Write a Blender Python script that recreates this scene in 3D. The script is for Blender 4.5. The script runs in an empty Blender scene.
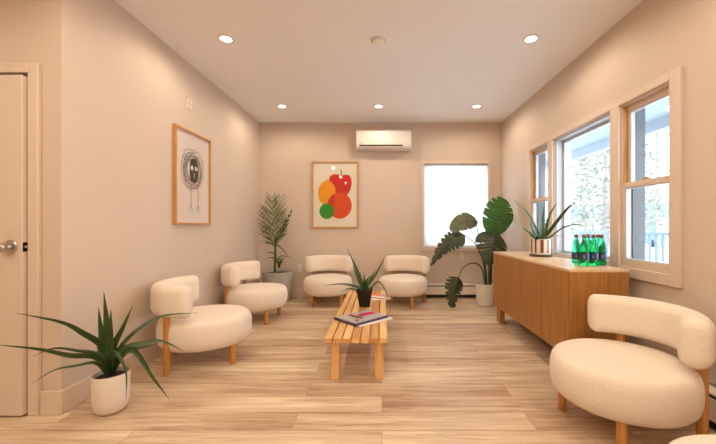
import bpy, bmesh, math, random
from mathutils import Vector, Matrix
C = bpy.context.scene.collection
R = math.radians
rnd = random.Random(7)

# ------------------------------------------------------------------ camera model
FPX, U0, V0, CZ = 338.6, 382.0, 225.5, 1.12
CEIL = 2.725
YB = 5.28          # back wall
XL, XR = -1.91, 1.86
YD = 2.015         # wall with the door


def at(px, py, Y):
    """a point seen at (px,py) lying at real depth Y"""
    return Vector(((px - U0) / FPX * Y, Y, CZ - (py - V0) / FPX * Y))


# ------------------------------------------------------------------ materials
def srgb(r, g, b):
    f = lambda c: (c / 255 / 12.92) if c / 255 <= .04045 else ((c / 255 + .055) / 1.055) ** 2.4
    return (f(r), f(g), f(b), 1)


def new_mat(name):
    m = bpy.data.materials.new(name)
    m.use_nodes = True
    nt = m.node_tree
    return m, nt, nt.nodes['Principled BSDF'], nt.nodes['Material Output']


def mat(name, col, rough=.5, var=.06, vscale=8, bump=0., bscale=60, metal=0., spec=.5, sheen=0., stretch=(1, 1, 1), emit=None, coat=0.):
    m, nt, b, o = new_mat(name)
    L = nt.links
    tc = nt.nodes.new('ShaderNodeTexCoord')
    mp = nt.nodes.new('ShaderNodeMapping'); mp.inputs['Scale'].default_value = stretch
    L.new(tc.outputs['Object'], mp.inputs['Vector'])
    n = nt.nodes.new('ShaderNodeTexNoise'); n.inputs['Scale'].default_value = vscale; n.inputs['Detail'].default_value = 4
    L.new(mp.outputs[0], n.inputs['Vector'])
    r = nt.nodes.new('ShaderNodeValToRGB')
    c = Vector(col[:3])
    r.color_ramp.elements[0].position = .3; r.color_ramp.elements[1].position = .7
    r.color_ramp.elements[0].color = (*[max(0, x * (1 - var)) for x in c], 1)
    r.color_ramp.elements[1].color = (*[min(1, x * (1 + var)) for x in c], 1)
    L.new(n.outputs['Fac'], r.inputs['Fac']); L.new(r.outputs['Color'], b.inputs['Base Color'])
    b.inputs['Roughness'].default_value = rough
    b.inputs['Metallic'].default_value = metal
    b.inputs['Specular IOR Level'].default_value = spec
    b.inputs['Sheen Weight'].default_value = sheen
    b.inputs['Coat Weight'].default_value = coat
    if bump:
        n2 = nt.nodes.new('ShaderNodeTexNoise'); n2.inputs['Scale'].default_value = bscale; n2.inputs['Detail'].default_value = 3
        L.new(mp.outputs[0], n2.inputs['Vector'])
        bp = nt.nodes.new('ShaderNodeBump'); bp.inputs['Strength'].default_value = bump; bp.inputs['Distance'].default_value = .01
        L.new(n2.outputs['Fac'], bp.inputs['Height']); L.new(bp.outputs[0], b.inputs['Normal'])
    return m


def wood(name, dark, light, stretch, rough=.45, scale=3.0, island=.0, spec=.4):
    """grain: noise stretched along one axis; island: random tone per loose piece"""
    m, nt, b, o = new_mat(name)
    L = nt.links
    tc = nt.nodes.new('ShaderNodeTexCoord'); mp = nt.nodes.new('ShaderNodeMapping')
    mp.inputs['Scale'].default_value = stretch
    L.new(tc.outputs['Object'], mp.inputs['Vector'])
    n = nt.nodes.new('ShaderNodeTexNoise'); n.inputs['Scale'].default_value = scale; n.inputs['Detail'].default_value = 6
    n.inputs['Roughness'].default_value = .65; n.inputs['Distortion'].default_value = .4
    L.new(mp.outputs[0], n.inputs['Vector'])
    fac = n.outputs['Fac']
    if island:
        ge = nt.nodes.new('ShaderNodeNewGeometry')
        ad = nt.nodes.new('ShaderNodeVectorMath'); ad.operation = 'ADD'
        cb = nt.nodes.new('ShaderNodeMath'); cb.operation = 'MULTIPLY'; cb.inputs[1].default_value = 40
        L.new(ge.outputs['Random Per Island'], cb.inputs[0])
        L.new(mp.outputs[0], ad.inputs[0]); L.new(cb.outputs[0], ad.inputs[1]); L.new(ad.outputs[0], n.inputs['Vector'])
        m1 = nt.nodes.new('ShaderNodeMath'); m1.operation = 'SUBTRACT'; m1.inputs[1].default_value = .5
        m2 = nt.nodes.new('ShaderNodeMath'); m2.operation = 'MULTIPLY_ADD'; m2.inputs[1].default_value = island
        L.new(ge.outputs['Random Per Island'], m1.inputs[0]); L.new(m1.outputs[0], m2.inputs[0]); L.new(n.outputs['Fac'], m2.inputs[2])
        fac = m2.outputs[0]
    r = nt.nodes.new('ShaderNodeValToRGB')
    r.color_ramp.elements[0].position = .3; r.color_ramp.elements[1].position = .72
    r.color_ramp.elements[0].color = dark; r.color_ramp.elements[1].color = light
    L.new(fac, r.inputs['Fac']); L.new(r.outputs['Color'], b.inputs['Base Color'])
    b.inputs['Roughness'].default_value = rough; b.inputs['Specular IOR Level'].default_value = spec
    return m


def floor_mat():
    m, nt, b, o = new_mat('oak_plank_floor')
    L = nt.links; N = nt.nodes.new
    tc = N('ShaderNodeTexCoord')
    br = N('ShaderNodeTexBrick')
    br.offset = .37; br.offset_frequency = 2
    br.inputs['Scale'].default_value = 1; br.inputs['Brick Width'].default_value = 1.35; br.inputs['Row Height'].default_value = .185
    br.inputs['Mortar Size'].default_value = .0018; br.inputs['Mortar Smooth'].default_value = .2; br.inputs['Bias'].default_value = 0
    br.inputs['Color1'].default_value = (0, 0, 0, 1); br.inputs['Color2'].default_value = (1, 1, 1, 1); br.inputs['Mortar'].default_value = (.5, .5, .5, 1)
    L.new(tc.outputs['Object'], br.inputs['Vector'])
    # shift the grain per plank
    sc = N('ShaderNodeVectorMath'); sc.operation = 'SCALE'; sc.inputs['Scale'].default_value = 17
    L.new(br.outputs['Color'], sc.inputs[0])
    mp = N('ShaderNodeMapping'); mp.inputs['Scale'].default_value = (1.2, 18, 1)
    L.new(tc.outputs['Object'], mp.inputs['Vector'])
    ad = N('ShaderNodeVectorMath'); ad.operation = 'ADD'
    L.new(mp.outputs[0], ad.inputs[0]); L.new(sc.outputs[0], ad.inputs[1])
    n = N('ShaderNodeTexNoise'); n.inputs['Scale'].default_value = 1.5; n.inputs['Detail'].default_value = 7; n.inputs['Roughness'].default_value = .6; n.inputs['Distortion'].default_value = .5
    L.new(ad.outputs[0], n.inputs['Vector'])
    ramp = N('ShaderNodeValToRGB')
    e = ramp.color_ramp.elements
    e[0].position = .30; e[0].color = FLOOR[0]
    e[1].position = .72; e[1].color = FLOOR[3]
    x = ramp.color_ramp.elements.new(.43); x.color = FLOOR[1]
    x = ramp.color_ramp.elements.new(.56); x.color = FLOOR[2]
    mm = N('ShaderNodeMath'); mm.operation = 'MULTIPLY_ADD'; mm.inputs[1].default_value = .17; 
    sep = N('ShaderNodeSeparateColor'); L.new(br.outputs['Color'], sep.inputs[0])
    s2 = N('ShaderNodeMath'); s2.operation = 'SUBTRACT'; s2.inputs[1].default_value = .5
    L.new(sep.outputs[0], s2.inputs[0]); L.new(s2.outputs[0], mm.inputs[0]); L.new(n.outputs['Fac'], mm.inputs[2])
    L.new(mm.outputs[0], ramp.inputs['Fac'])
    # broad greyish cloudiness
    n3 = N('ShaderNodeTexNoise'); n3.inputs['Scale'].default_value = 1.0; n3.inputs['Detail'].default_value = 3
    mp3 = N('ShaderNodeMapping'); mp3.inputs['Scale'].default_value = (.9, 4, 1)
    L.new(tc.outputs['Object'], mp3.inputs['Vector'])
    a3 = N('ShaderNodeVectorMath'); a3.operation = 'ADD'; L.new(mp3.outputs[0], a3.inputs[0]); L.new(sc.outputs[0], a3.inputs[1]); L.new(a3.outputs[0], n3.inputs['Vector'])
    mx = N('ShaderNodeMix'); mx.data_type = 'RGBA'; mx.blend_type = 'MULTIPLY'
    r3 = N('ShaderNodeValToRGB'); r3.color_ramp.elements[0].position = .35; r3.color_ramp.elements[1].position = .65
    r3.color_ramp.elements[0].color = srgb(222, 208, 202); r3.color_ramp.elements[1].color = (1, 1, 1, 1)
    L.new(n3.outputs['Fac'], r3.inputs['Fac']); mx.inputs[0].default_value = 1
    L.new(ramp.outputs['Color'], mx.inputs[6]); L.new(r3.outputs['Color'], mx.inputs[7])
    # dark knots and cracks
    n4 = N('ShaderNodeTexNoise'); n4.inputs['Scale'].default_value = 2.2; n4.inputs['Detail'].default_value = 8; n4.inputs['Roughness'].default_value = .7
    mp4 = N('ShaderNodeMapping'); mp4.inputs['Scale'].default_value = (1.0, 22, 1)
    L.new(tc.outputs['Object'], mp4.inputs['Vector']); a4 = N('ShaderNodeVectorMath'); a4.operation = 'ADD'
    L.new(mp4.outputs[0], a4.inputs[0]); L.new(sc.outputs[0], a4.inputs[1]); L.new(a4.outputs[0], n4.inputs['Vector'])
    r4 = N('ShaderNodeValToRGB'); r4.color_ramp.elements[0].position = .31; r4.color_ramp.elements[1].position = .39
    r4.color_ramp.elements[0].color = srgb(150, 116, 94); r4.color_ramp.elements[1].color = (1, 1, 1, 1)
    L.new(n4.outputs['Fac'], r4.inputs['Fac'])
    mx2 = N('ShaderNodeMix'); mx2.data_type = 'RGBA'; mx2.blend_type = 'MULTIPLY'; mx2.inputs[0].default_value = 1
    L.new(mx.outputs[2], mx2.inputs[6]); L.new(r4.outputs['Color'], mx2.inputs[7])
    mx3 = N('ShaderNodeMix'); mx3.data_type = 'RGBA'; mx3.blend_type = 'MIX'
    fm = N('ShaderNodeMath'); fm.operation = 'MULTIPLY'; fm.inputs[1].default_value = .6
    L.new(br.outputs['Fac'], fm.inputs[0]); L.new(fm.outputs[0], mx3.inputs[0])
    L.new(mx2.outputs[2], mx3.inputs[6]); mx3.inputs[7].default_value = srgb(105, 80, 62)
    L.new(mx3.outputs[2], b.inputs['Base Color'])
    b.inputs['Roughness'].default_value = .42; b.inputs['Specular IOR Level'].default_value = .35
    return m


def glass_mat():
    m, nt, b, o = new_mat('window_glass'); L = nt.links
    nt.nodes.remove(b)
    t = nt.nodes.new('ShaderNodeBsdfTransparent'); t.inputs[0].default_value = (.97, .98, .98, 1)
    g = nt.nodes.new('ShaderNodeBsdfGlossy'); g.inputs['Roughness'].default_value = .02
    lw = nt.nodes.new('ShaderNodeLayerWeight'); lw.inputs['Blend'].default_value = .5
    pw = nt.nodes.new('ShaderNodeMath'); pw.operation = 'POWER'; pw.inputs[1].default_value = 5
    f = nt.nodes.new('ShaderNodeMath'); f.operation = 'MULTIPLY_ADD'; f.inputs[1].default_value = .8; f.inputs[2].default_value = .02
    L.new(lw.outputs['Facing'], pw.inputs[0]); L.new(pw.outputs[0], f.inputs[0])
    mx = nt.nodes.new('ShaderNodeMixShader')
    L.new(f.outputs[0], mx.inputs[0]); L.new(t.outputs[0], mx.inputs[1]); L.new(g.outputs[0], mx.inputs[2]); L.new(mx.outputs[0], o.inputs[0])
    return m


def leaf_mat(name, top, under, trans=.25, rough=.4, stripes=0.):
    m, nt, b, o = new_mat(name); L = nt.links; N = nt.nodes.new
    tc = N('ShaderNodeTexCoord'); n = N('ShaderNodeTexNoise'); n.inputs['Scale'].default_value = 14; n.inputs['Detail'].default_value = 4
    L.new(tc.outputs['Object'], n.inputs['Vector'])
    ge = N('ShaderNodeNewGeometry')
    mx = N('ShaderNodeMix'); mx.data_type = 'RGBA'
    mx.inputs[6].default_value = top; mx.inputs[7].default_value = under
    L.new(ge.outputs['Backfacing'], mx.inputs[0])
    r = N('ShaderNodeValToRGB'); r.color_ramp.elements[0].position = .3; r.color_ramp.elements[1].position = .7
    r.color_ramp.elements[0].color = (.65, .65, .6, 1); r.color_ramp.elements[1].color = (1.0, 1.0, 1.0, 1)
    L.new(n.outputs['Fac'], r.inputs['Fac'])
    mu = N('ShaderNodeMix'); mu.data_type = 'RGBA'; mu.blend_type = 'MULTIPLY'; mu.inputs[0].default_value = 1
    L.new(mx.outputs[2], mu.inputs[6]); L.new(r.outputs[0], mu.inputs[7])
    L.new(mu.outputs[2], b.inputs['Base Color']); b.inputs['Roughness'].default_value = rough
    if trans:
        t = N('ShaderNodeBsdfTranslucent'); L.new(mu.outputs[2], t.inputs[0])
        ms = N('ShaderNodeMixShader'); ms.inputs[0].default_value = trans
        L.new(b.outputs[0], ms.inputs[1]); L.new(t.outputs[0], ms.inputs[2]); L.new(ms.outputs[0], o.inputs[0])
    return m


def emis(name, col, s):
    m, nt, b, o = new_mat(name)
    b.inputs['Base Color'].default_value = (.9, .9, .9, 1)
    b.inputs['Emission Color'].default_value = col; b.inputs['Emission Strength'].default_value = s
    return m


FLOOR = [srgb(182, 152, 128), srgb(208, 183, 157), srgb(222, 203, 176), srgb(236, 220, 194)]
M = {}
M['wall'] = mat('painted_plaster', srgb(207, 190, 176), .75, .012, 2, .04, 180)
M['ceil'] = mat('ceiling_paint', srgb(240, 240, 241), .85, .01, 1.5)
M['trim'] = mat('trim_paint', srgb(214, 195, 180), .42, .012, 3)
M['door'] = mat('door_paint', srgb(215, 198, 184), .4, .012, 3)
M['floor'] = floor_mat()
M['bench'] = wood('pale_slat_wood', srgb(196, 140, 84), srgb(238, 196, 138), (14, 1.2, 14), .42, 2.2, .5)
M['bench_leg'] = wood('pale_leg_wood', srgb(205, 150, 92), srgb(236, 192, 132), (14, 14, 1.2), .42, 2.2)
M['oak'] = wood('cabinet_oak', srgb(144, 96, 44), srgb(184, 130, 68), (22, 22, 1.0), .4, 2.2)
M['oak_top_daylit'] = wood('cabinet_top_oak_daylit', srgb(212, 178, 142), srgb(230, 200, 164), (22, 1.0, 22), .3, 2.2)  # cabinet oak lightened: reflected daylight on the top painted into the colour
M['leg'] = wood('chair_leg_oak', srgb(178, 118, 58), srgb(212, 156, 88), (18, 18, 1.5), .42, 2.2)
M['frame'] = wood('frame_oak', srgb(186, 130, 74), srgb(212, 158, 98), (10, 10, 2), .42, 3)
M['boucle'] = mat('cream_boucle', srgb(236, 223, 210), .95, .09, 170, .45, 220, spec=.08, sheen=.12)
M['ceramic'] = mat('white_ceramic', srgb(226, 216, 206), .38, .01, 4)
M['speckle'] = mat('white_stoneware', srgb(226, 217, 206), .55, .03, 60)
M['concrete'] = mat('grey_fibrestone', srgb(176, 168, 160), .8, .06, 9, .1, 60)
M['stripe'] = mat('brown_stripe_glaze', srgb(118, 60, 28), .4, .1, 12)
M['saucer'] = mat('dark_saucer', srgb(82, 74, 68), .4, .05, 12)
M['blackpot'] = mat('black_plastic', srgb(13, 12, 11), .5, .05, 12)
M['soil'] = mat('potting_soil', srgb(46, 32, 24), .95, .35, 60, .8, 90)
M['aloe'] = leaf_mat('aloe_green', srgb(60, 88, 46), srgb(60, 88, 46), 0, .42)
M['aloe_pale'] = leaf_mat('aloe_soft_green', srgb(72, 100, 62), srgb(72, 100, 62), 0, .42)
M['palm'] = leaf_mat('palm_green', srgb(84, 102, 40), srgb(92, 108, 50), .12, .45)
M['stalk'] = mat('dark_green_stalk', srgb(58, 74, 36), .5, .15, 20)
M['bigleaf'] = leaf_mat('glossy_big_leaf', srgb(66, 116, 44), srgb(74, 92, 52), .25, .3)
M['darkleaf'] = leaf_mat('dull_big_leaf', srgb(52, 68, 36), srgb(72, 76, 50), .15, .4)
M['tanleaf'] = leaf_mat('tan_green_big_leaf', srgb(92, 104, 58), srgb(112, 112, 76), .2, .35)
M['stem_brown'] = mat('brown_stem', srgb(78, 58, 40), .7, .15, 20)
M['nickel'] = mat('brushed_nickel', srgb(190, 180, 172), .28, .03, 40, metal=1)
M['brass_dark'] = mat('dark_latch', srgb(50, 40, 34), .4, .05, 20, metal=.8)
M['plastic'] = mat('white_plastic', srgb(224, 216, 209), .35, .008, 4)
M['slot'] = mat('dark_slot', srgb(28, 25, 24), .6, .05, 9)
M['greyink'] = mat('grey_mark', srgb(120, 112, 108), .5, .03, 9)
M['paper'] = mat('cream_paper', srgb(238, 226, 208), .7, .01, 6)
M['paper2'] = mat('pale_pink_paper', srgb(232, 214, 206), .7, .012, 3)
M['ink'] = mat('charcoal_ink', srgb(30, 22, 20), .7, .1, 40)
M['red'] = mat('red_ink', srgb(214, 22, 16), .6, .02, 8)
M['redorange'] = mat('red_orange_ink', srgb(204, 44, 10), .6, .02, 8)
M['orange'] = mat('orange_ink', srgb(226, 72, 12), .6, .02, 8)
M['yellow'] = mat('amber_ink', srgb(242, 156, 14), .6, .02, 8)
M['green'] = mat('green_ink', srgb(38, 144, 20), .6, .02, 8)
M['glass'] = glass_mat()
M['vinyl'] = mat('white_vinyl', srgb(196, 203, 212), .35, .01, 4)
M['greysash'] = mat('grey_vinyl', srgb(96, 100, 106), .4, .02, 4)
M['track'] = wood('raw_pine_track', srgb(170, 122, 68), srgb(206, 160, 100), (12, 12, 1.5), .5, 3)
M['heater'] = mat('heater_enamel', srgb(226, 212, 198), .4, .01, 4)
M['purple'] = mat('purple_cover', srgb(72, 48, 96), .35, .04, 20)
M['cover'] = mat('magazine_cover', srgb(176, 170, 174), .3, .06, 14)
M['magenta'] = mat('magenta_print', srgb(206, 26, 92), .3, .05, 14)
M['maroon'] = mat('maroon_print', srgb(120, 30, 46), .3, .08, 14)
M['white'] = mat('white_page', srgb(240, 234, 228), .4, .01, 14)
M['orangecover'] = mat('orange_cover', srgb(226, 110, 60), .35, .05, 14)
M['navy'] = mat('navy_label', srgb(24, 64, 96), .4, .05, 14)
M['lilac'] = mat('lilac_label_patch', srgb(120, 120, 170), .4, .05, 14)
M['cap'] = mat('brown_cap', srgb(112, 82, 62), .4, .05, 14)
M['snow'] = mat('snow', srgb(240, 242, 246), .8, .03, 1.5)
M['deck'] = mat('snowy_porch_deck', srgb(236, 238, 242), .7, .05, 3)
M['soffit'] = mat('porch_soffit_paint', srgb(140, 152, 162), .7, .02, 3)
M['rail'] = mat('porch_rail_paint', srgb(112, 134, 162), .5, .03, 6)
M['bark'] = mat('grey_bark', srgb(150, 141, 137), .95, .25, 8, .6, 20, stretch=(1, 1, .25))
M['birch'] = mat('pale_bark', srgb(206, 200, 194), .9, .12, 8, .3, 20)
M['needle'] = leaf_mat('evergreen_needles', srgb(126, 134, 120), srgb(126, 134, 120), .3, .6)
M['siding'] = mat('house_siding', srgb(206, 206, 210), .8, .03, 2)
M['roof'] = mat('blue_grey_roof', srgb(104, 124, 164), .8, .08, 6)
M['carblue'] = mat('blue_car_paint', srgb(92, 116, 176), .3, .02, 4)
M['tyre'] = mat('rubber', srgb(34, 34, 36), .8, .05, 10)


def shade_mat():
    m, nt, b, o = new_mat('white_shade_cloth'); L = nt.links; N = nt.nodes.new
    d = N('ShaderNodeBsdfDiffuse'); d.inputs[0].default_value = (.86, .86, .86, 1)
    t = N('ShaderNodeBsdfTranslucent'); t.inputs[0].default_value = (.92, .93, .95, 1)
    tr = N('ShaderNodeBsdfTransparent'); tr.inputs[0].default_value = (1, 1, 1, 1)
    m1 = N('ShaderNodeMixShader'); m1.inputs[0].default_value = .72
    m2 = N('ShaderNodeMixShader'); m2.inputs[0].default_value = .0
    w = N('ShaderNodeTexWave'); w.inputs['Scale'].default_value = 160; w.bands_direction = 'Z'
    tc = N('ShaderNodeTexCoord'); L.new(tc.outputs['Object'], w.inputs['Vector'])
    bp = N('ShaderNodeBump'); bp.inputs['Strength'].default_value = .05; L.new(w.outputs['Fac'], bp.inputs['Height'])
    L.new(bp.outputs[0], d.inputs['Normal'])
    L.new(d.outputs[0], m1.inputs[1]); L.new(t.outputs[0], m1.inputs[2]); L.new(m1.outputs[0], m2.inputs[1]); L.new(tr.outputs[0], m2.inputs[2])
    L.new(m2.outputs[0], o.inputs[0]); nt.nodes.remove(b)
    return m


def bottle_mat():
    m, nt, b, o = new_mat('green_bottle_plastic'); L = nt.links; N = nt.nodes.new
    tc = N('ShaderNodeTexCoord'); n = N('ShaderNodeTexNoise'); n.inputs['Scale'].default_value = 20
    L.new(tc.outputs['Object'], n.inputs['Vector'])
    r = N('ShaderNodeValToRGB'); r.color_ramp.elements[0].color = (.03, .52, .20, 1); r.color_ramp.elements[1].color = (.08, .70, .32, 1)
    L.new(n.outputs['Fac'], r.inputs['Fac']); L.new(r.outputs[0], b.inputs['Base Color'])
    b.inputs['Transmission Weight'].default_value = .9; b.inputs['IOR'].default_value = 1.25; b.inputs['Roughness'].default_value = .03
    return m


M['shade'] = shade_mat()
M['bottle'] = bottle_mat()
LIGHT_COL = (1.0, .85, .63)
M['lens'] = emis('lit_lens', (1.0, .86, .68, 1), 14)


# ------------------------------------------------------------------ mesh helpers
def box(bm, a, b, rot=None):
    x0, y0, z0 = a; x1, y1, z1 = b
    vs = [bm.verts.new(p) for p in ((x0, y0, z0), (x1, y0, z0), (x1, y1, z0), (x0, y1, z0), (x0, y0, z1), (x1, y0, z1), (x1, y1, z1), (x0, y1, z1))]
    for f in ((0, 3, 2, 1), (4, 5, 6, 7), (0, 1, 5, 4), (1, 2, 6, 5), (2, 3, 7, 6), (3, 0, 4, 7)):
        bm.faces.new([vs[i] for i in f])
    return vs


def lathe(bm, prof, n=32, c=(0, 0, 0), sx=1., sy=1., cap=True):
    """prof: list of (r,z) bottom to top (outer), closed with caps where r>0 at the ends"""
    rings = []
    for r, z in prof:
        if r < 1e-6:
            rings.append([bm.verts.new((c[0], c[1], c[2] + z))])
        else:
            rings.append([bm.verts.new((c[0] + r * sx * math.cos(2 * math.pi * i / n), c[1] + r * sy * math.sin(2 * math.pi * i / n), c[2] + z)) for i in range(n)])
    for a, b in zip(rings, rings[1:]):
        for i in range(n):
            j = (i + 1) % n
            if len(a) == 1 and len(b) == 1: continue
            if len(a) == 1: bm.faces.new((a[0], b[j], b[i]))
            elif len(b) == 1: bm.faces.new((a[i], a[j], b[0]))
            else: bm.faces.new((a[i], a[j], b[j], b[i]))
    if cap:
        if len(rings[0]) > 1: bm.faces.new(list(reversed(rings[0])))
        if len(rings[-1]) > 1: bm.faces.new(rings[-1])


def frames(pts, up=Vector((0, 0, 1))):
    out = []
    prev = None
    for i, p in enumerate(pts):
        t = (pts[min(i + 1, len(pts) - 1)] - pts[max(i - 1, 0)])
        if t.length < 1e-9: t = Vector((0, 0, 1))
        t.normalize()
        if prev is None:
            s = t.cross(up)
            if s.length < 1e-3: s = t.cross(Vector((0, 1, 0)))
            if s.length < 1e-3: s = t.cross(Vector((1, 0, 0)))
        else:
            s = prev - t * prev.dot(t)
        s.normalize(); prev = s
        out.append((p, t, s, s.cross(t)))
    return out


def tube(bm, pts, rad, n=8):
    pts = [Vector(p) for p in pts]
    if not isinstance(rad, (list, tuple)): rad = [rad] * len(pts)
    rings = []
    for (p, t, s, u), r in zip(frames(pts), rad):
        rings.append([bm.verts.new(p + (s * math.cos(2 * math.pi * k / n) + u * math.sin(2 * math.pi * k / n)) * r) for k in range(n)])
    for a, b in zip(rings, rings[1:]):
        for k in range(n):
            bm.faces.new((a[k], a[(k + 1) % n], b[(k + 1) % n], b[k]))
    bm.faces.new(list(reversed(rings[0]))); bm.faces.new(rings[-1])


def bez(ps, n=16):
    """smooth curve through control points (Catmull-Rom)"""
    ps = [Vector(p) for p in ps]
    if len(ps) == 2: return [ps[0].lerp(ps[1], i / n) for i in range(n + 1)]
    P = [ps[0] * 2 - ps[1]] + ps + [ps[-1] * 2 - ps[-2]]
    out = []
    per = max(2, n // (len(ps) - 1))
    for i in range(1, len(P) - 2):
        a, b, c, d = P[i - 1:i + 3]
        for k in range(per):
            t = k / per
            out.append(.5 * ((2 * b) + (c - a) * t + (2 * a - 5 * b + 4 * c - d) * t * t + (3 * b - a - 3 * c + d) * t ** 3))
    out.append(ps[-1])
    return out


def poly(bm, pts2, z=0., th=.0006, plane='xz'):
    """flat thin printed shape; pts2 in the plane, th thick along the normal"""
    def v(p, d):
        return {'xz': (p[0], -z - d, p[1]), 'yz': (z + d, p[0], p[1]), 'xy': (p[0], p[1], z + d)}[plane]
    a = [bm.verts.new(v(p, 0)) for p in pts2]; b = [bm.verts.new(v(p, th)) for p in pts2]
    bm.faces.new(list(reversed(a))); bm.faces.new(b)
    n = len(a)
    for i in range(n): bm.faces.new((a[i], a[(i + 1) % n], b[(i + 1) % n], b[i]))


def finish(bm, name, m, parent=None, smooth=False, bevel=0., seg=2, loc=None, sub=0, angle=40):
    bmesh.ops.recalc_face_normals(bm, faces=bm.faces)
    me = bpy.data.meshes.new(name); bm.to_mesh(me); bm.free()
    if isinstance(m, str): m = M[m]
    me.materials.append(m)
    o = bpy.data.objects.new(name, me); C.objects.link(o)
    if parent is not None: o.parent = parent
    if loc is not None: o.location = loc
    if smooth:
        for p in me.polygons: p.use_smooth = True
        if angle < 180:
            me.set_sharp_from_angle(angle=R(angle))
    if bevel:
        b = o.modifiers.new('bevel', 'BEVEL'); b.width = bevel; b.segments = seg; b.limit_method = 'ANGLE'; b.angle_limit = R(50)
        b.harden_normals = False
        for p in me.polygons: p.use_smooth = True
        me.set_sharp_from_angle(angle=R(40))
    if sub:
        s = o.modifiers.new('sub', 'SUBSURF'); s.levels = sub; s.render_levels = sub
    return o


def finish_open(bm, name, m, parent=None, loc=None):
    """leaf blades: keep the face winding as built (it tells the upper side)"""
    me = bpy.data.meshes.new(name); bm.to_mesh(me); bm.free()
    me.materials.append(M[m])
    for p in me.polygons: p.use_smooth = True
    o = bpy.data.objects.new(name, me); C.objects.link(o)
    if parent is not None: o.parent = parent
    if loc is not None: o.location = loc
    return o


def B(): return bmesh.new()


def thing(name, label, cat, loc=(0, 0, 0), rz=0., group=None, kind=None):
    o = bpy.data.objects.new(name, None); C.objects.link(o)
    o.empty_display_size = .1
    o.location = loc; o.rotation_euler = (0, 0, rz)
    return tag(o, label, cat, group, kind)


def tag(o, label=None, cat=None, group=None, kind=None):
    if label: o['label'] = label
    if cat: o['category'] = cat
    if group: o['group'] = group
    if kind: o['kind'] = kind
    return o


def struct(o): o['kind'] = 'structure'; return o


def copy_tree(o, parent=None):
    c = o.copy(); C.objects.link(c)
    if parent is not None: c.parent = parent
    for ch in list(o.children): copy_tree(ch, c)
    return c


def boxes(name, m, lst, parent=None, bevel=0., **k):
    bm = B()
    for a, b in lst: box(bm, a, b)
    return finish(bm, name, m, parent, bevel=bevel, **k)


# ------------------------------------------------------------------ the room
XA, YR = -3.5, -3.2        # entry side wall, wall behind the camera
struct(boxes('floor', 'floor', [((XA - .2, YR - .2, -.1), (XR + .22, YB + .2, 0))]))
struct(boxes('ceiling', 'ceil', [((XA - .2, YR - .2, CEIL), (XR + .22, YB + .2, CEIL + .1))]))
struct(boxes('wall_left', 'wall', [((XL - .13, YD, 0), (XL, YB, CEIL))]))
# door opening in the entry wall
DX0, DX1, DZ = -2.905, -2.085, 2.02
struct(boxes('wall_entry', 'wall', [((DX1, YD, 0), (XL - .13, YD + .12, CEIL)), ((XA, YD, 0), (DX0, YD + .12, CEIL)), ((DX0, YD, DZ), (DX1, YD + .12, CEIL)),
                                    ((XA, YD + .12, 0), (XL - .13, YD + .2, CEIL))]))  # last box: unseen backing added behind the door to keep sky light out
struct(boxes('wall_entry_side', 'wall', [((XA - .12, YR, 0), (XA, YD + .2, CEIL))]))
struct(boxes('wall_rear', 'wall', [((XA - .12, YR - .12, 0), (XR + .2, YR, CEIL))]))
WINS = [(2.17, 2.635), (2.733, 3.666), (3.763, 4.23)]
WZ0, WZ1 = .805, 2.05
TH = .17
lst = [((XR, YR, 0), (XR + TH, YB + .2, WZ0)), ((XR, YR, WZ1), (XR + TH, YB + .2, CEIL))]
ys = [YR] + [v for w in WINS for v in w] + [YB + .2]
for i in range(0, len(ys), 2): lst.append(((XR, ys[i], WZ0), (XR + TH, ys[i + 1], WZ1)))
struct(boxes('wall_right', 'wall', lst))
BX0, BX1, BZ0, BZ1 = .65, 1.65, .775, 2.08
struct(boxes('wall_back', 'wall', [((XL - .13, YB, 0), (BX0, YB + TH, CEIL)), ((BX1, YB, 0), (XR, YB + TH, CEIL)), ((BX0, YB, 0), (BX1, YB + TH, BZ0)), ((BX0, YB, BZ1), (BX1, YB + TH, CEIL))]))
# baseboards
struct(boxes('baseboard_left', 'trim', [((XL, YD - .014, 0), (XL + .014, YB, .14))], bevel=.004))
struct(boxes('baseboard_entry', 'trim', [((DX1 + .062, YD - .014, 0), (XL, YD, .14))], bevel=.004))
struct(boxes('baseboard_back', 'trim', [((XL + .014, YB - .014, 0), (.62, YB, .14))], bevel=.004))

# door casing and door
struct(boxes('trim_1', 'trim', [((DX1 + .001, YD - .026, 0), (DX1 + .061, YD, DZ + .056)), ((DX0 - .061, YD - .026, 0), (DX0 - .005, YD, DZ + .056)),
                                ((DX0 - .005, YD - .026, DZ), (DX1 + .001, YD, DZ + .056))], bevel=.004))
door = bpy.data.objects.new('door_1', None); C.objects.link(door); door.location = (DX0 + .004, YD + .012, 0); door.rotation_euler = (0, 0, R(-1.7)); struct(door)
dw = DX1 - DX0 - .011
boxes('door_panel', 'door', [((0, -.036, .012), (dw, 0, DZ - .022))], door, bevel=.003)
kb = B()
lathe(kb, [(0, 0), (.040, 0), (.042, .004), (.038, .010), (.016, .013), (.012, .02), (.012, .034), (.022, .040), (.0285, .050), (.0285, .058), (.022, .067), (0, .070)], 32)
bmesh.ops.rotate(kb, verts=kb.verts, matrix=Matrix.Rotation(R(90), 3, 'X'))
finish(kb, 'door_knob', 'nickel', door, smooth=True, loc=(dw - .065, -.036, .995))
boxes('latch_plate', 'brass_dark', [((dw - .001, -.030, .968), (dw + .0025, -.006, 1.022))], door)
bm = B(); lathe(bm, [(0, 0), (.008, 0), (.008, .008), (0, .011)], 14); bmesh.ops.rotate(bm, verts=bm.verts, matrix=Matrix.Rotation(R(90), 3, 'Y'))
finish(bm, 'latch_bolt', 'nickel', door, smooth=True, loc=(dw + .002, -.018, .995))


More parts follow.
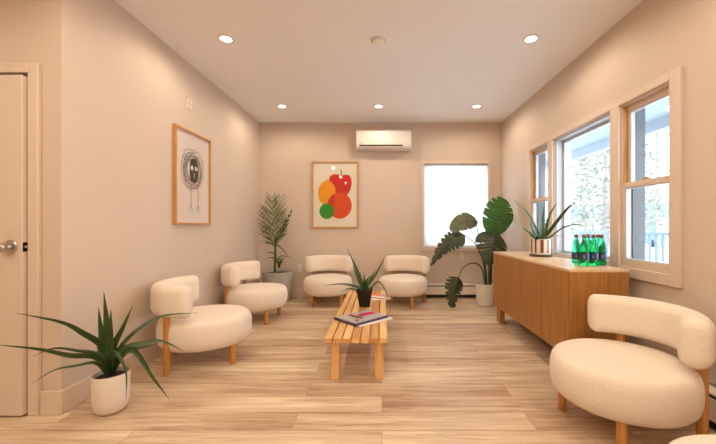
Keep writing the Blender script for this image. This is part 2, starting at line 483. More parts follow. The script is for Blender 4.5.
# windows
def ring(bm, Mp, u0, u1, z0, z1, w0, w1, t, tb=None, tt=None):
    tb = tb or t; tt = tt or t
    for (a, b, c, d) in ((u0, u0 + t, z0, z1), (u1 - t, u1, z0, z1), (u0 + t, u1 - t, z0, z0 + tb), (u0 + t, u1 - t, z1 - tt, z1)):
        p, q = Mp(a, w0, c), Mp(b, w1, d)
        box(bm, [min(i, j) for i, j in zip(p, q)], [max(i, j) for i, j in zip(p, q)])


def bxm(bm, Mp, a, b):
    p, q = Mp(*a), Mp(*b)
    box(bm, [min(i, j) for i, j in zip(p, q)], [max(i, j) for i, j in zip(p, q)])


def rwall(u, w, z): return (XR + w, u, z)
def bwall(u, w, z): return (u, YB + w, z)


def win(name):
    e = bpy.data.objects.new(name, None); C.objects.link(e); return struct(e)


def double_hung(name, Mp, u0, u1, z0, z1, zm, track=True):
    e = win(name)
    bm = B(); ring(bm, Mp, u0, u1, z0, z1, 0 if track else .045, .115, .012); finish(bm, 'jamb', 'trim', e)
    if track:
        bm = B()
        bxm(bm, Mp, (u1 - .016, .006, zm), (u1 - .0115, .040, z1 - .012)); bxm(bm, Mp, (u0 + .0115, .006, zm), (u0 + .016, .040, z1 - .012))
        finish(bm, 'sash_track', 'track', e)
    # upper sash: outer track; lower sash: inner track
    k = .0 if track else .055
    bm = B(); ring(bm, Mp, u0 + .012, u1 - .012, zm - .02, z1 - .012, k + .042, k + .066, .026, .04, .045); s = finish(bm, 'upper_sash', 'trim', e, bevel=.002)
    bm = B(); ring(bm, Mp, u0 + .038, u1 - .038, zm + .02, z1 - .057, k + .045, k + .074, .009); finish(bm, 'glazing_bead', 'vinyl', s)
    bm = B(); bxm(bm, Mp, (u0 + .042, k + .054, zm + .012), (u1 - .042, k + .058, z1 - .062)); finish(bm, 'pane', 'glass', s)
    bm = B(); ring(bm, Mp, u0 + .012, u1 - .012, z0 + .012, zm + .022, k + .006, k + .036, .020, .045, .04); s = finish(bm, 'lower_sash', 'trim', e, bevel=.002)
    bm = B(); ring(bm, Mp, u0 + .032, u1 - .032, z0 + .057, zm - .018, k + .012, k + .044, .009); finish(bm, 'glazing_bead', 'vinyl', s)
    bm = B(); bxm(bm, Mp, (u0 + .036, k + .022, z0 + .05), (u1 - .036, k + .026, zm - .01)); finish(bm, 'pane', 'glass', s)
    bm = B(); um = (u0 + u1) / 2; bxm(bm, Mp, (um - .03, k + .006, zm + .022), (um + .03, k + .034, zm + .03)); bxm(bm, Mp, (um - .012, k + .01, zm + .03), (um + .024, k + .026, zm + .042)); finish(bm, 'sash_lock', 'track', s, bevel=.002)
    bm = B(); ring(bm, Mp, u0, u1, z0, z1, .1165, .172, .022); finish(bm, 'exterior_frame', 'greysash', e)
    bm = B(); ring(bm, Mp, u0 + .012, u1 - .012, z0 + .012, z1 - .012, k + .075, .116, .012) if track else ring(bm, Mp, u0, u1, z0, z1, .173, .18, .02); finish(bm, 'screen_frame', 'greysash', e)
    return e


def picture(name, Mp, u0, u1, z0, z1):
    e = win(name)
    bm = B(); ring(bm, Mp, u0, u1, z0, z1, 0, .016, .008); finish(bm, 'jamb', 'trim', e)
    bm = B(); ring(bm, Mp, u0, u1, z0, z1, .017, .085, .022); ring(bm, Mp, u0 + .004, u1 - .004, z0 + .004, z1 - .004, .086, .13, .045); s = finish(bm, 'sash', 'vinyl', e, bevel=.002)
    bm = B(); bxm(bm, Mp, (u0 + .04, .10, z0 + .04), (u1 - .04, .104, z1 - .04)); finish(bm, 'pane', 'glass', s)
    bm = B(); ring(bm, Mp, u0, u1, z0, z1, .131, .172, .03); finish(bm, 'exterior_frame', 'vinyl', e)
    return e


double_hung('window_1', rwall, *WINS[0], WZ0, WZ1, 1.425)
picture('window_2', rwall, *WINS[1], WZ0, WZ1)
double_hung('window_3', rwall, *WINS[2], WZ0, WZ1, 1.425)
double_hung('window_4', bwall, BX0, BX1, BZ0, BZ1, 1.44, track=False)
# casing round the window group
cz0, cz1, cy0, cy1 = WZ0 - .075, WZ1 + .055, WINS[0][0] - .08, WINS[2][1] + .08
lst = [((XR - .022, cy0, cz0), (XR, WINS[0][0], cz1)), ((XR - .022, WINS[2][1], cz0), (XR, cy1, cz1)),
       ((XR - .022, WINS[0][0], WZ1), (XR, WINS[2][1], cz1)), ((XR - .022, WINS[0][0], cz0), (XR, WINS[2][1], WZ0))]
for a, b in ((WINS[0][1], WINS[1][0]), (WINS[1][1], WINS[2][0])): lst.append(((XR - .022, a, WZ0), (XR, b, WZ1)))
struct(boxes('trim_2', 'trim', lst, bevel=.003))
lst = [((BX0 - .055, YB - .018, BZ0 - .055), (BX0, YB, BZ1 + .05)), ((BX1, YB - .018, BZ0 - .055), (BX1 + .055, YB, BZ1 + .05)),
       ((BX0, YB - .018, BZ1), (BX1, YB, BZ1 + .05)), ((BX0, YB - .018, BZ0 - .055), (BX1, YB, BZ0))]
struct(boxes('trim_3', 'trim', lst, bevel=.003))

# roller shade on the back window
t = thing('roller_shade', 'white translucent roller shade drawn down over the back wall window', 'window shade', ((BX0 + BX1) / 2, YB + .006, BZ0))
hw = (BX1 - BX0) / 2 - .005; hh = BZ1 - BZ0 - .004
boxes('shade_cloth', 'shade', [((-hw, -.001, .02), (hw, .0, hh))], t)
boxes('hem_bar', 'plastic', [((-hw, -.006, .008), (hw, .005, .026))], t, bevel=.003)
bm = B(); tube(bm, [(-hw, .02, hh - .02), (hw, .02, hh - .02)], .016, 14); finish(bm, 'roller_tube', 'plastic', t, smooth=True)

# ------------------------------------------------------------------ ceiling lights
def spot(parent, energy):
    l = bpy.data.lights.new('downlight_bulb', 'SPOT'); l.energy = energy; l.color = LIGHT_COL
    l.spot_size = R(176); l.spot_blend = .45; l.shadow_soft_size = .05
    o = bpy.data.objects.new('downlight_bulb', l); C.objects.link(o); o.parent = parent; o.location = (0, 0, -.022)
    return o


SPOT_W = 21
def downlight(x, y, label, group=None, watts=None):
    t = thing('recessed_light', label, 'ceiling light', (x, y, CEIL), 0, group)
    bm = B(); lathe(bm, [(.046, -.0065), (.060, -.0065), (.066, 0), (.046, 0), (.046, -.0065)], 32, cap=False); finish(bm, 'trim_ring', 'plastic', t, smooth=True)
    bm = B(); lathe(bm, [(0, -.005), (.046, -.005), (.046, -.001), (0, -.001)], 32); finish(bm, 'lens', 'lens', t, smooth=True)
    spot(t, watts or SPOT_W)
    return t


G = 'recessed ceiling lights'
downlight(-1.343, 4.55, 'lit recessed ceiling light in the back corner above the tall palm', G)
downlight(-.047, 4.55, 'lit recessed ceiling light just in front of the wall air conditioner', G)
downlight(1.269, 4.55, 'lit recessed ceiling light in front of the white shaded window', G)
downlight(-1.339, 2.906, 'lit recessed ceiling light nearest the framed bird drawing', G)
downlight(1.279, 2.906, 'lit recessed ceiling light beside the three right-hand windows', G)
for x in (-1.34, -.05, 1.279):  # unseen rows carrying on the ceiling grid, added to light the near room
    for y in (1.26, -.39, -2.03):
        downlight(x, y, 'unseen recessed ceiling light added to brighten the room near the camera', 'recessed ceiling lights outside the frame', 36)
downlight(-2.75, .4, 'unseen recessed ceiling light added to brighten the room near the camera', 'recessed ceiling lights outside the frame', 36)  # unseen lamp added off the grid; it brightens the entry wall
t = thing('smoke_detector', 'round white smoke detector on the ceiling between the front lights', 'smoke detector', (-.03, 2.93, CEIL))
bm = B(); lathe(bm, [(0, -.032), (.036, -.032), (.05, -.026), (.056, -.012), (.056, 0), (0, 0)], 32); finish(bm, 'housing', 'ceil', t, smooth=True)
bm = B(); lathe(bm, [(.064, -.007), (.064, 0), (.05, 0), (.05, -.008)], 32, cap=False); finish(bm, 'base_ring', 'ceil', t, smooth=True)

# ------------------------------------------------------------------ wall things
# air conditioner
t = thing('air_conditioner', 'white wall mounted air conditioner high on the back wall', 'air conditioner', (.025, YB, 2.277))
w = .415
def extr(q, x0, x1, name, m, bevel=0.):
    bm = B()
    va = [bm.verts.new((x0, p[0], p[1])) for p in q]; vb = [bm.verts.new((x1, p[0], p[1])) for p in q]
    bm.faces.new(va); bm.faces.new(list(reversed(vb)))
    for i in range(len(q)): bm.faces.new((va[i], vb[i], vb[(i + 1) % len(q)], va[(i + 1) % len(q)]))
    return finish(bm, name, m, t, bevel=bevel)


extr([(0, 0), (-.13, 0), (-.185, .006), (-.204, .022), (-.21, .05), (-.21, .256), (-.2, .27), (-.185, .276), (0, .276)], -w, w, 'housing', 'plastic', .005)
extr([(-.2125, .058), (-.2125, .254), (-.208, .256), (-.206, .056)], -w + .006, w - .006, 'front_panel', 'plastic', .002)
extr([(-.196, .026), (-.2125, .034), (-.2125, .053), (-.196, .053)], -w + .05, w - .13, 'air_outlet', 'slot')
extr([(-.195, .016), (-.212, .026), (-.2125, .031), (-.195, .024)], -w + .05, w - .13, 'louvre', 'plastic')
boxes('display', 'heater', [((w - .115, -.2135, .03), (w - .03, -.2045, .053))], t)
boxes('badge', 'greyink', [((-w + .055, -.2135, .068), (-w + .062, -.2120, .076)), ((-w + .066, -.2135, .070), (-w + .09, -.2120, .075))], t)

# fruit poster  (local x right, z up, y towards wall; thing origin at bottom centre on the wall)
PW, PH = .73, 1.035
t = thing('framed_fruit_poster', 'oak framed poster of apple, lemon, orange and lime on back wall', 'picture', (-.727, YB, 1.077))
fw = .022
bm = B(); 
for a, b in (((-PW / 2, 0), (-PW / 2 + fw, PH)), ((PW / 2 - fw, 0), (PW / 2, PH)), ((-PW / 2 + fw, 0), (PW / 2 - fw, fw)), ((-PW / 2 + fw, PH - fw), (PW / 2 - fw, PH))):
    box(bm, (a[0], -.03, a[1]), (b[0], -.002, b[1]))
finish(bm, 'frame', 'frame', t, bevel=.0015)
boxes('mat_board', 'paper2', [((-PW / 2 + fw, -.014, fw), (PW / 2 - fw, -.004, PH - fw))], t)
pr = boxes('print', 'paper', [((-PW / 2 + fw + .018, -.0148, fw + .018), (PW / 2 - fw - .018, -.0142, PH - fw - .018))], t)


def el(cx, cz, rx, rz, n=40, rot=0., a0=0, a1=2 * math.pi, lump=None):
    out = []
    for i in range(n):
        a = a0 + (a1 - a0) * i / n
        k = 1 if lump is None else lump(a)
        x, z = rx * k * math.cos(a), rz * k * math.sin(a)
        out.append((cx + x * math.cos(rot) - z * math.sin(rot), cz + x * math.sin(rot) + z * math.cos(rot)))
    return out


# poster coordinates: u,v as fractions of the outer frame seen in the photograph
def pp(u, v): return ((u - .5) * PW, (1 - v) * PH)


def pscale(px, py):  # crop pixels (frame spans x 60..292, y 60..385)
    return pp((px - 60) / 232, (py - 60) / 325)


zz = [.0150]
def fruit(name, m, pts):
    zz[0] += .0006
    bm = B(); poly(bm, pts, zz[0], .0005); finish(bm, name, m, pr)


apple = [pscale(*p) for p in ((146, 160), (146, 140), (156, 127), (175, 121), (192, 123), (205, 130), (220, 124), (240, 125), (252, 135), (257, 155), (256, 178), (248, 202), (238, 218), (220, 230), (200, 236), (180, 234), (160, 215), (150, 190))]
apple = [tuple(p[:2]) for p in [(v[0], v[1]) for v in [tuple(x) for x in bez([(a[0], a[1], 0) for a in apple + apple[:1]], 72)]]][:-1]
fruit('apple_print', 'red', apple)
fruit('apple_shade_print', 'redorange', [p for p in apple if p[1] < pscale(0, 172)[1]])
lemon = [pscale(*p) for p in ((128, 152), (137, 146), (145, 153), (160, 163), (174, 185), (178, 207), (173, 232), (158, 254), (138, 266), (122, 270), (112, 264), (98, 248), (91, 222), (93, 195), (103, 172), (118, 158))]
lemon = [(v.x, v.y) for v in bez([(a[0], a[1], 0) for a in lemon + lemon[:1]], 64)][:-1]
fruit('lemon_print', 'yellow', lemon)
oc = pscale(198, 274); orx = 60 / 232 * PW; orz = 64 / 325 * PH
fruit('orange_print', 'orange', el(oc[0], oc[1], orx, orz, 48))
hatch = [p for p in el(oc[0], oc[1], orx, orz, 96)]
ov = [p for p in hatch if p[0] < pscale(172, 0)[0]]
ov = sorted(ov, key=lambda p: -p[1])
fruit('orange_shade_print', 'redorange', ov)
lc = pscale(134, 302)
fruit('lime_print', 'green', el(lc[0], lc[1], 36 / 232 * PW, 38 / 325 * PH, 40))
st = [pscale(*p) for p in ((203, 128), (205, 112), (200, 99), (205, 98), (209, 111), (208, 128))]
fruit('stalk_print', 'ink', st)
boxes('glazing', 'glass', [((-PW / 2 + fw, -.0225, fw), (PW / 2 - fw, -.0205, PH - fw))], t)

# bird drawing on the left wall; local: x along the wall (away from the camera), z up, -y towards the room  -> rotate +90
AW, AH = .635, .92
t = thing('framed_bird_drawing', 'oak framed ink drawing of a scribbled bird on the left wall', 'picture', (XL, 3.40, 1.13), R(90))
fw = .018
bm = B()
for a, b in (((-AW / 2, 0), (-AW / 2 + fw, AH)), ((AW / 2 - fw, 0), (AW / 2, AH)), ((-AW / 2 + fw, 0), (AW / 2 - fw, fw)), ((-AW / 2 + fw, AH - fw), (AW / 2 - fw, AH))):
    box(bm, (a[0], -.036, a[1]), (b[0], -.002, b[1]))
finish(bm, 'frame', 'frame', t, bevel=.0015)
pr = boxes('print', 'paper2', [((-AW / 2 + fw, -.016, fw), (AW / 2 - fw, -.004, AH - fw))], t)


def stroke(bm, pts, wd, z):
    """flat pen stroke of width wd along 2-D pts"""
    L_, R_ = [], []
    for i, p in enumerate(pts):
        a, b = pts[max(0, i - 1)], pts[min(len(pts) - 1, i + 1)]
        dx, dz = b[0] - a[0], b[1] - a[1]; l = math.hypot(dx, dz) or 1
        nx, nz = -dz / l * wd / 2, dx / l * wd / 2
        L_.append(bm.verts.new((p[0] + nx, -z, p[1] + nz))); R_.append(bm.verts.new((p[0] - nx, -z, p[1] - nz)))
    for i in range(len(pts) - 1): bm.faces.new((L_[i], L_[i + 1], R_[i + 1], R_[i]))


r2 = random.Random(5)
hx, hz = .0, .552            # head centre on the sheet
bm = B()
for k in range(30):         # the ball of scribbled rings
    q = r2.uniform(.55, 1.0)
    cx, cz = hx + r2.gauss(-.012, .020), hz + r2.gauss(.0, .022)
    a0 = r2.uniform(0, 6.28); sp = r2.uniform(3.5, 6.6)
    pts = []
    w1, w2 = r2.uniform(-.05, .05), r2.uniform(-.05, .05)
    for i in range(40):
        a = a0 + sp * i / 39
        k2 = q * (1 + w1 * math.sin(2 * a) + w2 * math.cos(3 * a))
        pts.append((cx + .185 * k2 * math.cos(a), cz + .185 * k2 * math.sin(a)))
    stroke(bm, pts, r2.uniform(.0018, .0040), .0163 + k * .00001)
finish(bm, 'scribble_feathers', 'ink', pr)
bm = B(); poly(bm, el(hx + .012, hz - .01, .078, .118, 40, 0, lump=lambda a: 1 + .09 * abs(math.sin(2 * a))), .0167, .0003); finish(bm, 'face', 'ink', pr)
bm = B(); poly(bm, el(hx - .026, hz + .012, .026, .024, 24), .0171, .0003); poly(bm, el(hx + .05, hz + .012, .024, .022, 24), .0171, .0003)
poly(bm, [(hx + .006, hz - .035), (hx + .018, hz - .035), (hx + .015, hz - .085), (hx + .010, hz - .085)], .0171, .0003); finish(bm, 'eyes_and_beak', 'paper2', pr)
bm = B()
for s, xx in ((1, -.045), (1, .085)):
    stroke(bm, [(hx + xx, hz - .16), (hx + xx + .002, hz - .27), (hx + xx, hz - .375)], .0075, .0166)
    for d in (-.035, 0.0, .035):
        stroke(bm, [(hx + xx, hz - .375), (hx + xx + d * .7, hz - .395), (hx + xx + d, hz - .42)], .004, .0166)
    stroke(bm, [(hx + xx - .012, hz - .37), (hx + xx + .012, hz - .37)], .005, .0167)
finish(bm, 'legs', 'ink', pr)
boxes('glazing', 'glass', [((-AW / 2 + fw, -.0225, fw), (AW / 2 - fw, -.0205, AH - fw))], t)

# small sensor high on the left wall
t = thing('wall_sensor', 'small white sensor high on the left wall above the bird drawing', 'sensor', (XL, 3.34, 2.255), R(90))
boxes('back_plate', 'trim', [((-.045, -.006, 0), (.045, 0, .115))], t, bevel=.003)
for z in (.03, .082):
    bm = B(); lathe(bm, [(0, 0), (.02, 0), (.02, .01), (.012, .018), (0, .02)], 20); bmesh.ops.rotate(bm, verts=bm.verts, matrix=Matrix.Rotation(R(90), 3, 'X')); finish(bm, 'button', 'plastic', t, smooth=True, loc=(.01, -.006, z))

# outlets on the back wall
def outlet(x, z, label):
    t = thing('wall_outlet', label, 'outlet', (x, YB, z), 0, 'wall outlets')
    boxes('face_plate', 'plastic', [((-.036, -.006, 0), (.036, 0, .115))], t, bevel=.002)
    for zz_ in (.032, .082):
        o = boxes('socket', 'heater', [((-.015, -.0085, zz_ - .014), (.015, -.0055, zz_ + .014))], t, bevel=.002)
        boxes('slots', 'slot', [((-.008, -.0092, zz_ - .004), (-.006, -.0083, zz_ + .006)), ((.006, -.0092, zz_ - .004), (.008, -.0083, zz_ + .006))], o)


outlet(-1.282, .40, 'white wall outlet between the grey palm pot and a cream chair')
outlet(1.24, .585, 'white wall outlet below the white shaded window')


# baseboard heaters
def heater(x0, y0, x1, y1, label, d=.065, h=.225):
    """along +x in local space, front towards -y"""
    L_ = math.hypot(x1 - x0, y1 - y0)
    t = thing('baseboard_heater', label, 'heater', (x0, y0, 0), math.atan2(y1 - y0, x1 - x0), 'baseboard heaters')
    boxes('back_panel', 'heater', [((0, -.012, .0), (L_, 0, h))], t)
    boxes('front_cover', 'heater', [((.02, -d, .055), (L_ - .02, -d + .006, h - .045))], t, bevel=.002)
    bm = B()
    q = [(0, h), (-.03, h), (-d - .002, h - .018), (-d - .002, h - .028), (-d + .002, h - .028), (-.03, h - .008), (0, h - .008)]
    va = [bm.verts.new((.02, p[0], p[1])) for p in q]; vb = [bm.verts.new((L_ - .02, p[0], p[1])) for p in q]
    bm.faces.new(va); bm.faces.new(list(reversed(vb)))
    for i in range(len(q)): bm.faces.new((va[i], vb[i], vb[(i + 1) % len(q)], va[(i + 1) % len(q)]))
    finish(bm, 'top_hood', 'heater', t)
    boxes('heating_element', 'slot', [((.02, -d + .015, .012), (L_ - .02, -.014, h - .04))], t)
    boxes('end_cap', 'heater', [((0, -d - .003, 0), (.02, 0, h + .002))], t, bevel=.003)
    boxes('end_cap', 'heater', [((L_ - .02, -d - .003, 0), (L_, 0, h + .002))], t, bevel=.003)
    return t


heater(.63, YB, XR - .075, YB, 'cream baseboard heater along the back wall under the shaded window')
heater(XR, 5.15, XR, .2, 'cream baseboard heater along the right wall behind cabinet and chairs')


# ------------------------------------------------------------------ armchairs
def rrect(hw_, hh_, r, n=5):
    pts = []
    for cx, cz, a0 in ((hw_ - r, hh_ - r, 0), (-hw_ + r, hh_ - r, 90), (-hw_ + r, -hh_ + r, 180), (hw_ - r, -hh_ + r, 270)):
        for i in range(n + 1):
            a = R(a0 + 90 * i / n)
            pts.append((cx + r * math.cos(a), cz + r * math.sin(a)))
    return pts


CHG = 'cream armchairs round the room'
def make_chair(label):
    """faces local +x"""
    t = thing('armchair', label, 'armchair', (0, 0, 0), 0, CHG)
    bm = B()
    prof = [(0, .150), (.20, .150), (.285, .154), (.322, .166), (.345, .192), (.3555, .235), (.357, .275), (.3545, .32), (.347, .352), (.334, .374), (.312, .386), (.28, .392), (.2, .397), (0, .400)]
    lathe(bm, prof, 56, sx=1, sy=.345 / .357)
    finish(bm, 'seat', 'boucle', t, smooth=True, angle=180)
    # backrest: thick band swept round the rear of the seat
    bm = B()
    rings = []
    A_, B_ = .328, .318
    a_end = 69
    N_ = 34
    sec = rrect(.064, .120, .058, 6)
    def ringat(ang, k, push=0.):
        a = R(180 + ang)
        p = Vector((A_ * math.cos(a), B_ * math.sin(a), 0))
        tan = Vector((-A_ * math.sin(a), B_ * math.cos(a), 0)).normalized()
        nrm = Vector((tan.y, -tan.x, 0))
        p = p + tan * push
        return [bm.verts.new(p + nrm * (s[0] * k) + Vector((0, 0, .550 + s[1] * (1 - (1 - k) * .55)))) for s in sec]
    for kk, pu in ((.25, -.034), (.6, -.029), (.85, -.017)): rings.append(ringat(-a_end, kk, pu))
    for i in range(N_ + 1): rings.append(ringat(-a_end + 2 * a_end * i / N_, 1))
    for kk, pu in ((.85, .017), (.6, .029), (.25, .034)): rings.append(ringat(a_end, kk, pu))
    n = len(sec)
    for a, b in zip(rings, rings[1:]):
        for i in range(n): bm.faces.new((a[i], a[(i + 1) % n], b[(i + 1) % n], b[i]))
    bm.faces.new(rings[0]); bm.faces.new(rings[-1])
    finish(bm, 'backrest', 'boucle', t, smooth=True, angle=180)
    for (x, y, z1) in ((.199, .205, .18), (.199, -.205, .18), (-.252, .236, .56), (-.252, -.236, .56)):
        bm = B(); lathe(bm, [(.021, 0), (.0235, .004), (.0235, z1)], 20, c=(0, 0, 0)); finish(bm, 'leg', 'leg', t, smooth=True, loc=(x, y, 0))
    return t


c0 = make_chair('cream armchair at the left wall nearest the white aloe pot')
c0.location = (-1.475, 2.848, 0); c0.rotation_euler.z = R(24)
for (x, y, a, lab) in ((-1.498, 4.05, -2.8, 'cream armchair on the left wall in front of the grey palm pot'),
                       (-.775, 4.865, -87.6, 'cream armchair against the back wall under the fruit poster'),
                       (.302, 4.85, -114.6, 'cream armchair against the back wall beside the big leafy plant'),
                       (1.333, 1.901, 190.9, 'cream armchair in front of the oak cabinet end, shown almost whole'),
                       (1.165, .885, 160, 'cream armchair cut off by the lower right corner, only its seat edge showing')):
    c = copy_tree(c0); c.location = (x, y, 0); c.rotation_euler.z = R(a); c['label'] = lab

# ------------------------------------------------------------------ bench
t = thing('slatted_bench', 'low pale wooden slatted bench in the middle of the floor', 'bench', (-.1875, 0, 0))
by0, by1, bz = 2.41, 4.20, .315
bm = B()
ws = .461 / 7
for i in range(7):
    x0 = -.2305 + i * ws
    box(bm, (x0 + .0045, by0, bz - .034), (x0 + ws - .0045, by1, bz))
finish(bm, 'slatted_top', 'bench', t, bevel=.0025)
for y in (by0 + .045, (by0 + by1) / 2 - .03, by1 - .26):
    boxes('cross_rail', 'bench_leg', [((-.20, y + .07, bz - .064), (.20, y + .11, bz - .0345))], t, bevel=.002)
for x in (-.1825, .137):
    for y in (by0 + .045, by1 - .105):
        boxes('leg', 'bench_leg', [((x, y, 0), (x + .06, y + .06, bz - .0345))], t, bevel=.002)


# magazines on the bench
def magazine(cx, cy, z, w, h, th, rz, cover, label, edge='white', extra=None):
    t = thing('magazine', label, 'magazine', (cx, cy, z), R(rz), 'magazines on the bench')
    boxes('pages', edge, [((-w / 2 + .002, -h / 2 + .002, .0008), (w / 2 - .002, h / 2 - .002, th - .0008))], t)
    boxes('cover', cover, [((-w / 2, -h / 2, th - .0008), (w / 2, h / 2, th)), ((-w / 2, -h / 2, 0), (w / 2, h / 2, .0008)), ((-w / 2, -h / 2, 0), (-w / 2 + .0015, h / 2, th))], t)
    if extra:
        for k, (nm, m, pts) in enumerate(extra):
            bm = B(); poly(bm, pts, th + .0002 * (k + 1), .0003, 'xy'); finish(bm, nm, m, t)
    return t


magazine(-.138, 2.912, bz, .30, .36, .006, -48, 'white', 'white magazine at the bottom of the bench pile, its edge sticking out')
magazine(-.178, 2.915, bz + .006, .285, .37, .013, -45, 'purple', 'purple bound magazine in the middle of the bench pile', 'purple')
magazine(-.176, 2.918, bz + .019, .275, .36, .006, -45, 'cover', 'top magazine of the bench pile, grey cover with magenta print', 'purple',
         [('cover_photo', 'magenta', [(-.065, .0), (.005, -.01), (.03, .165), (-.05, .165)]),
          ('cover_title', 'maroon', [(-.12, -.03), (.05, -.02), (.06, -.06), (-.02, -.075), (-.11, -.065)]),
          ('cover_caption', 'ink', [(.055, -.10), (.085, -.098), (.084, -.128), (.053, -.13)])])
magazine(-.045, 3.80, bz, .215, .28, .006, 20, 'white', 'white magazine under the orange one behind the black plant pot')
magazine(-.05, 3.83, bz + .006, .21, .27, .006, 62, 'orangecover', 'orange covered magazine behind the black plant pot on the bench', 'white',
         [('cover_panel', 'white', [(-.09, -.12), (-.02, -.12), (-.02, .05), (-.09, .05)]), ('cover_photo', 'cover', [(0, -.11), (.08, -.11), (.08, -.01), (0, -.01)])])


# ------------------------------------------------------------------ plants
def blade(bm, ps, w0, th=.35, n=18, up=(0, 0, 1), tip=.9):
    """thick aloe leaf: crescent section, widest near the base, running out to a point"""
    pts = bez(ps, n)
    m = len(pts) - 1
    fr = frames(pts, Vector((0, -.75, .65)))
    rings = []
    for i, (p, t_, s, u) in enumerate(fr):
        q = i / m
        w = w0 * 1.35 * (1 - q ** 1.6) ** tip * (.82 + .5 * q if q < .35 else 1.0)
        w = max(w, .0012)
        h = w * th
        if u.z < 0 and False: u = -u
        sec = ((-1, .35), (-.55, -.35), (0, -.75), (.55, -.35), (1, .35), (.5, .0), (0, -.12), (-.5, .0))
        rings.append([bm.verts.new(p + s * (a * w) + u * (b * h * 2)) for a, b in sec])
    for a, b in zip(rings, rings[1:]):
        for k in range(8): bm.faces.new((a[k], a[(k + 1) % 8], b[(k + 1) % 8], b[k]))
    bm.faces.new(rings[0]); bm.faces.new(list(reversed(rings[-1])))


def aloe(t, leaves, m):
    o = t.location
    for ps, w in leaves:
        bm = B(); blade(bm, [Vector(p) - o for p in ps], w)
        finish(bm, 'leaf', m, t, smooth=True, angle=75)


def soil(t, r, z):
    bm = B(); lathe(bm, [(0, z + .012), (r * .5, z + .008), (r, z), (r, z - .02), (0, z - .02)], 28); finish(bm, 'soil', 'soil', t, smooth=True)


# left floor aloe
px_, py_ = -1.638, 2.048
t = thing('potted_aloe', 'aloe in a smooth white pot on the floor beside the door', 'potted plant', (px_, py_, 0), 0, 'potted aloes')
bm = B()
lathe(bm, [(0, 0), (.052, 0), (.068, .006), (.084, .028), (.0925, .065), (.094, .12), (.094, .228), (.092, .232), (.0885, .228), (.0865, .12), (.0, .10)], 40)
finish(bm, 'pot', 'ceramic', t, smooth=True)
soil(t, .087, .205)
b0 = Vector((px_ - .005, py_, .205))
def F(*a): return at(*a)
AL = [
    ([b0, F(104, 347, 2.05), F(84, 333, 1.98), F(62, 322, 1.92), F(16.4, 313, 1.84)], .021),
    ([b0, F(98, 357, 2.02), F(70, 355, 1.93), F(40, 349, 1.85), F(-6, 344.5, 1.74)], .018),
    ([b0, F(100, 355, 1.99), F(78, 350.5, 1.93), F(54, 348, 1.87), F(32.5, 356.5, 1.80)], .014),
    ([b0, F(98, 363, 1.97), F(76, 366, 1.88), F(55, 370, 1.81), F(30, 384.5, 1.75)], .016),
    ([b0, F(108.5, 345, 2.09), F(107, 322, 2.08), F(103.8, 291.7, 2.07)], .026),
    ([b0, F(104, 345, 2.13), F(101, 328, 2.13), F(98.5, 307.5, 2.12)], .020),
    ([b0, F(110.5, 345, 2.05), F(111, 330, 2.03), F(111, 309, 2.02)], .022),
    ([b0, F(114, 347, 2.09), F(122, 330, 2.10), F(132.8, 305.5, 2.12)], .020),
    ([b0, F(119, 350, 2.12), F(138, 330, 2.20), F(163, 316, 2.28), F(198, 312.8, 2.36)], .014),
    ([b0, F(121, 351, 2.06), F(142, 343.5, 2.10), F(162, 341.3, 2.16), F(183.5, 351, 2.20)], .015),
    ([b0, F(124, 352, 2.10), F(142, 348, 2.14), F(158, 343, 2.2)], .012),
    ([b0, F(114, 354, 2.00), F(121, 360, 1.94), F(126, 375, 1.91), F(126, 400.5, 1.90)], .021),
    ([b0, F(126, 352, 2.03), F(137, 353, 2.01), F(152, 376, 1.98), F(169.5, 399.5, 1.97)], .017),
    ([b0, F(103, 358, 2.07), F(100, 352, 2.1), F(97, 345, 2.12)], .016),
]
aloe(t, AL, 'aloe')

# aloe on the bench in a square black pot
px_, py_ = -.173, 3.385
t = thing('potted_aloe', 'aloe in a square black nursery pot on the slatted bench', 'potted plant', (px_, py_, bz), 0, 'potted aloes')
bm = B()
def sq(h, z): return [bm.verts.new((sx * h, sy * h, z)) for sx, sy in ((-1, -1), (1, -1), (1, 1), (-1, 1))]
rs = [sq(.050, 0), sq(.074, .150), sq(.079, .150), sq(.080, .172), sq(.074, .172), sq(.070, .14)]
bm.faces.new(list(reversed(rs[0])))
for a, b in zip(rs, rs[1:]):
    for i in range(4): bm.faces.new((a[i], a[(i + 1) % 4], b[(i + 1) % 4], b[i]))
bm.faces.new(rs[-1])
finish(bm, 'pot', 'blackpot', t, bevel=.004)
boxes('soil', 'soil', [((-.070, -.070, .141), (.070, .070, .155))], t)
b0 = Vector((px_, py_, bz + .15))
Y = py_
AL = [
    ([b0, F(362, 285, Y), F(356, 268, Y - .02), F(346.8, 248, Y - .05)], .019),
    ([b0, F(366.5, 287, Y), F(376, 274, Y + .03), F(386.5, 253.5, Y + .06)], .017),
    ([b0, F(360, 288, Y - .04), F(352, 285.5, Y - .1), F(340, 284, Y - .18), F(323.5, 285.4, Y - .25)], .013),
    ([b0, F(358, 291, Y - .05), F(350, 288.5, Y - .1), F(341, 291.8, Y - .14)], .010),
    ([b0, F(364.5, 285, Y - .02), F(364, 272.5, Y - .03)], .017),
    ([b0, F(368, 284, Y + .02), F(376, 269, Y + .04)], .015),
    ([b0, F(361.5, 282, Y + .05), F(360, 272, Y + .07)], .015),
    ([b0, F(366, 282, Y - .04), F(371, 275, Y - .06)], .013),
    ([b0, F(372, 287, Y - .02), F(378.5, 281.5, Y - .02), F(385, 290, Y - .03), F(389.5, 303, Y - .04), F(390.3, 313, Y - .04)], .010),
    ([b0, F(360, 284, Y - .01), F(355.5, 273, Y + .04), F(352, 262, Y + .08)], .011),
]
aloe(t, AL, 'aloe')


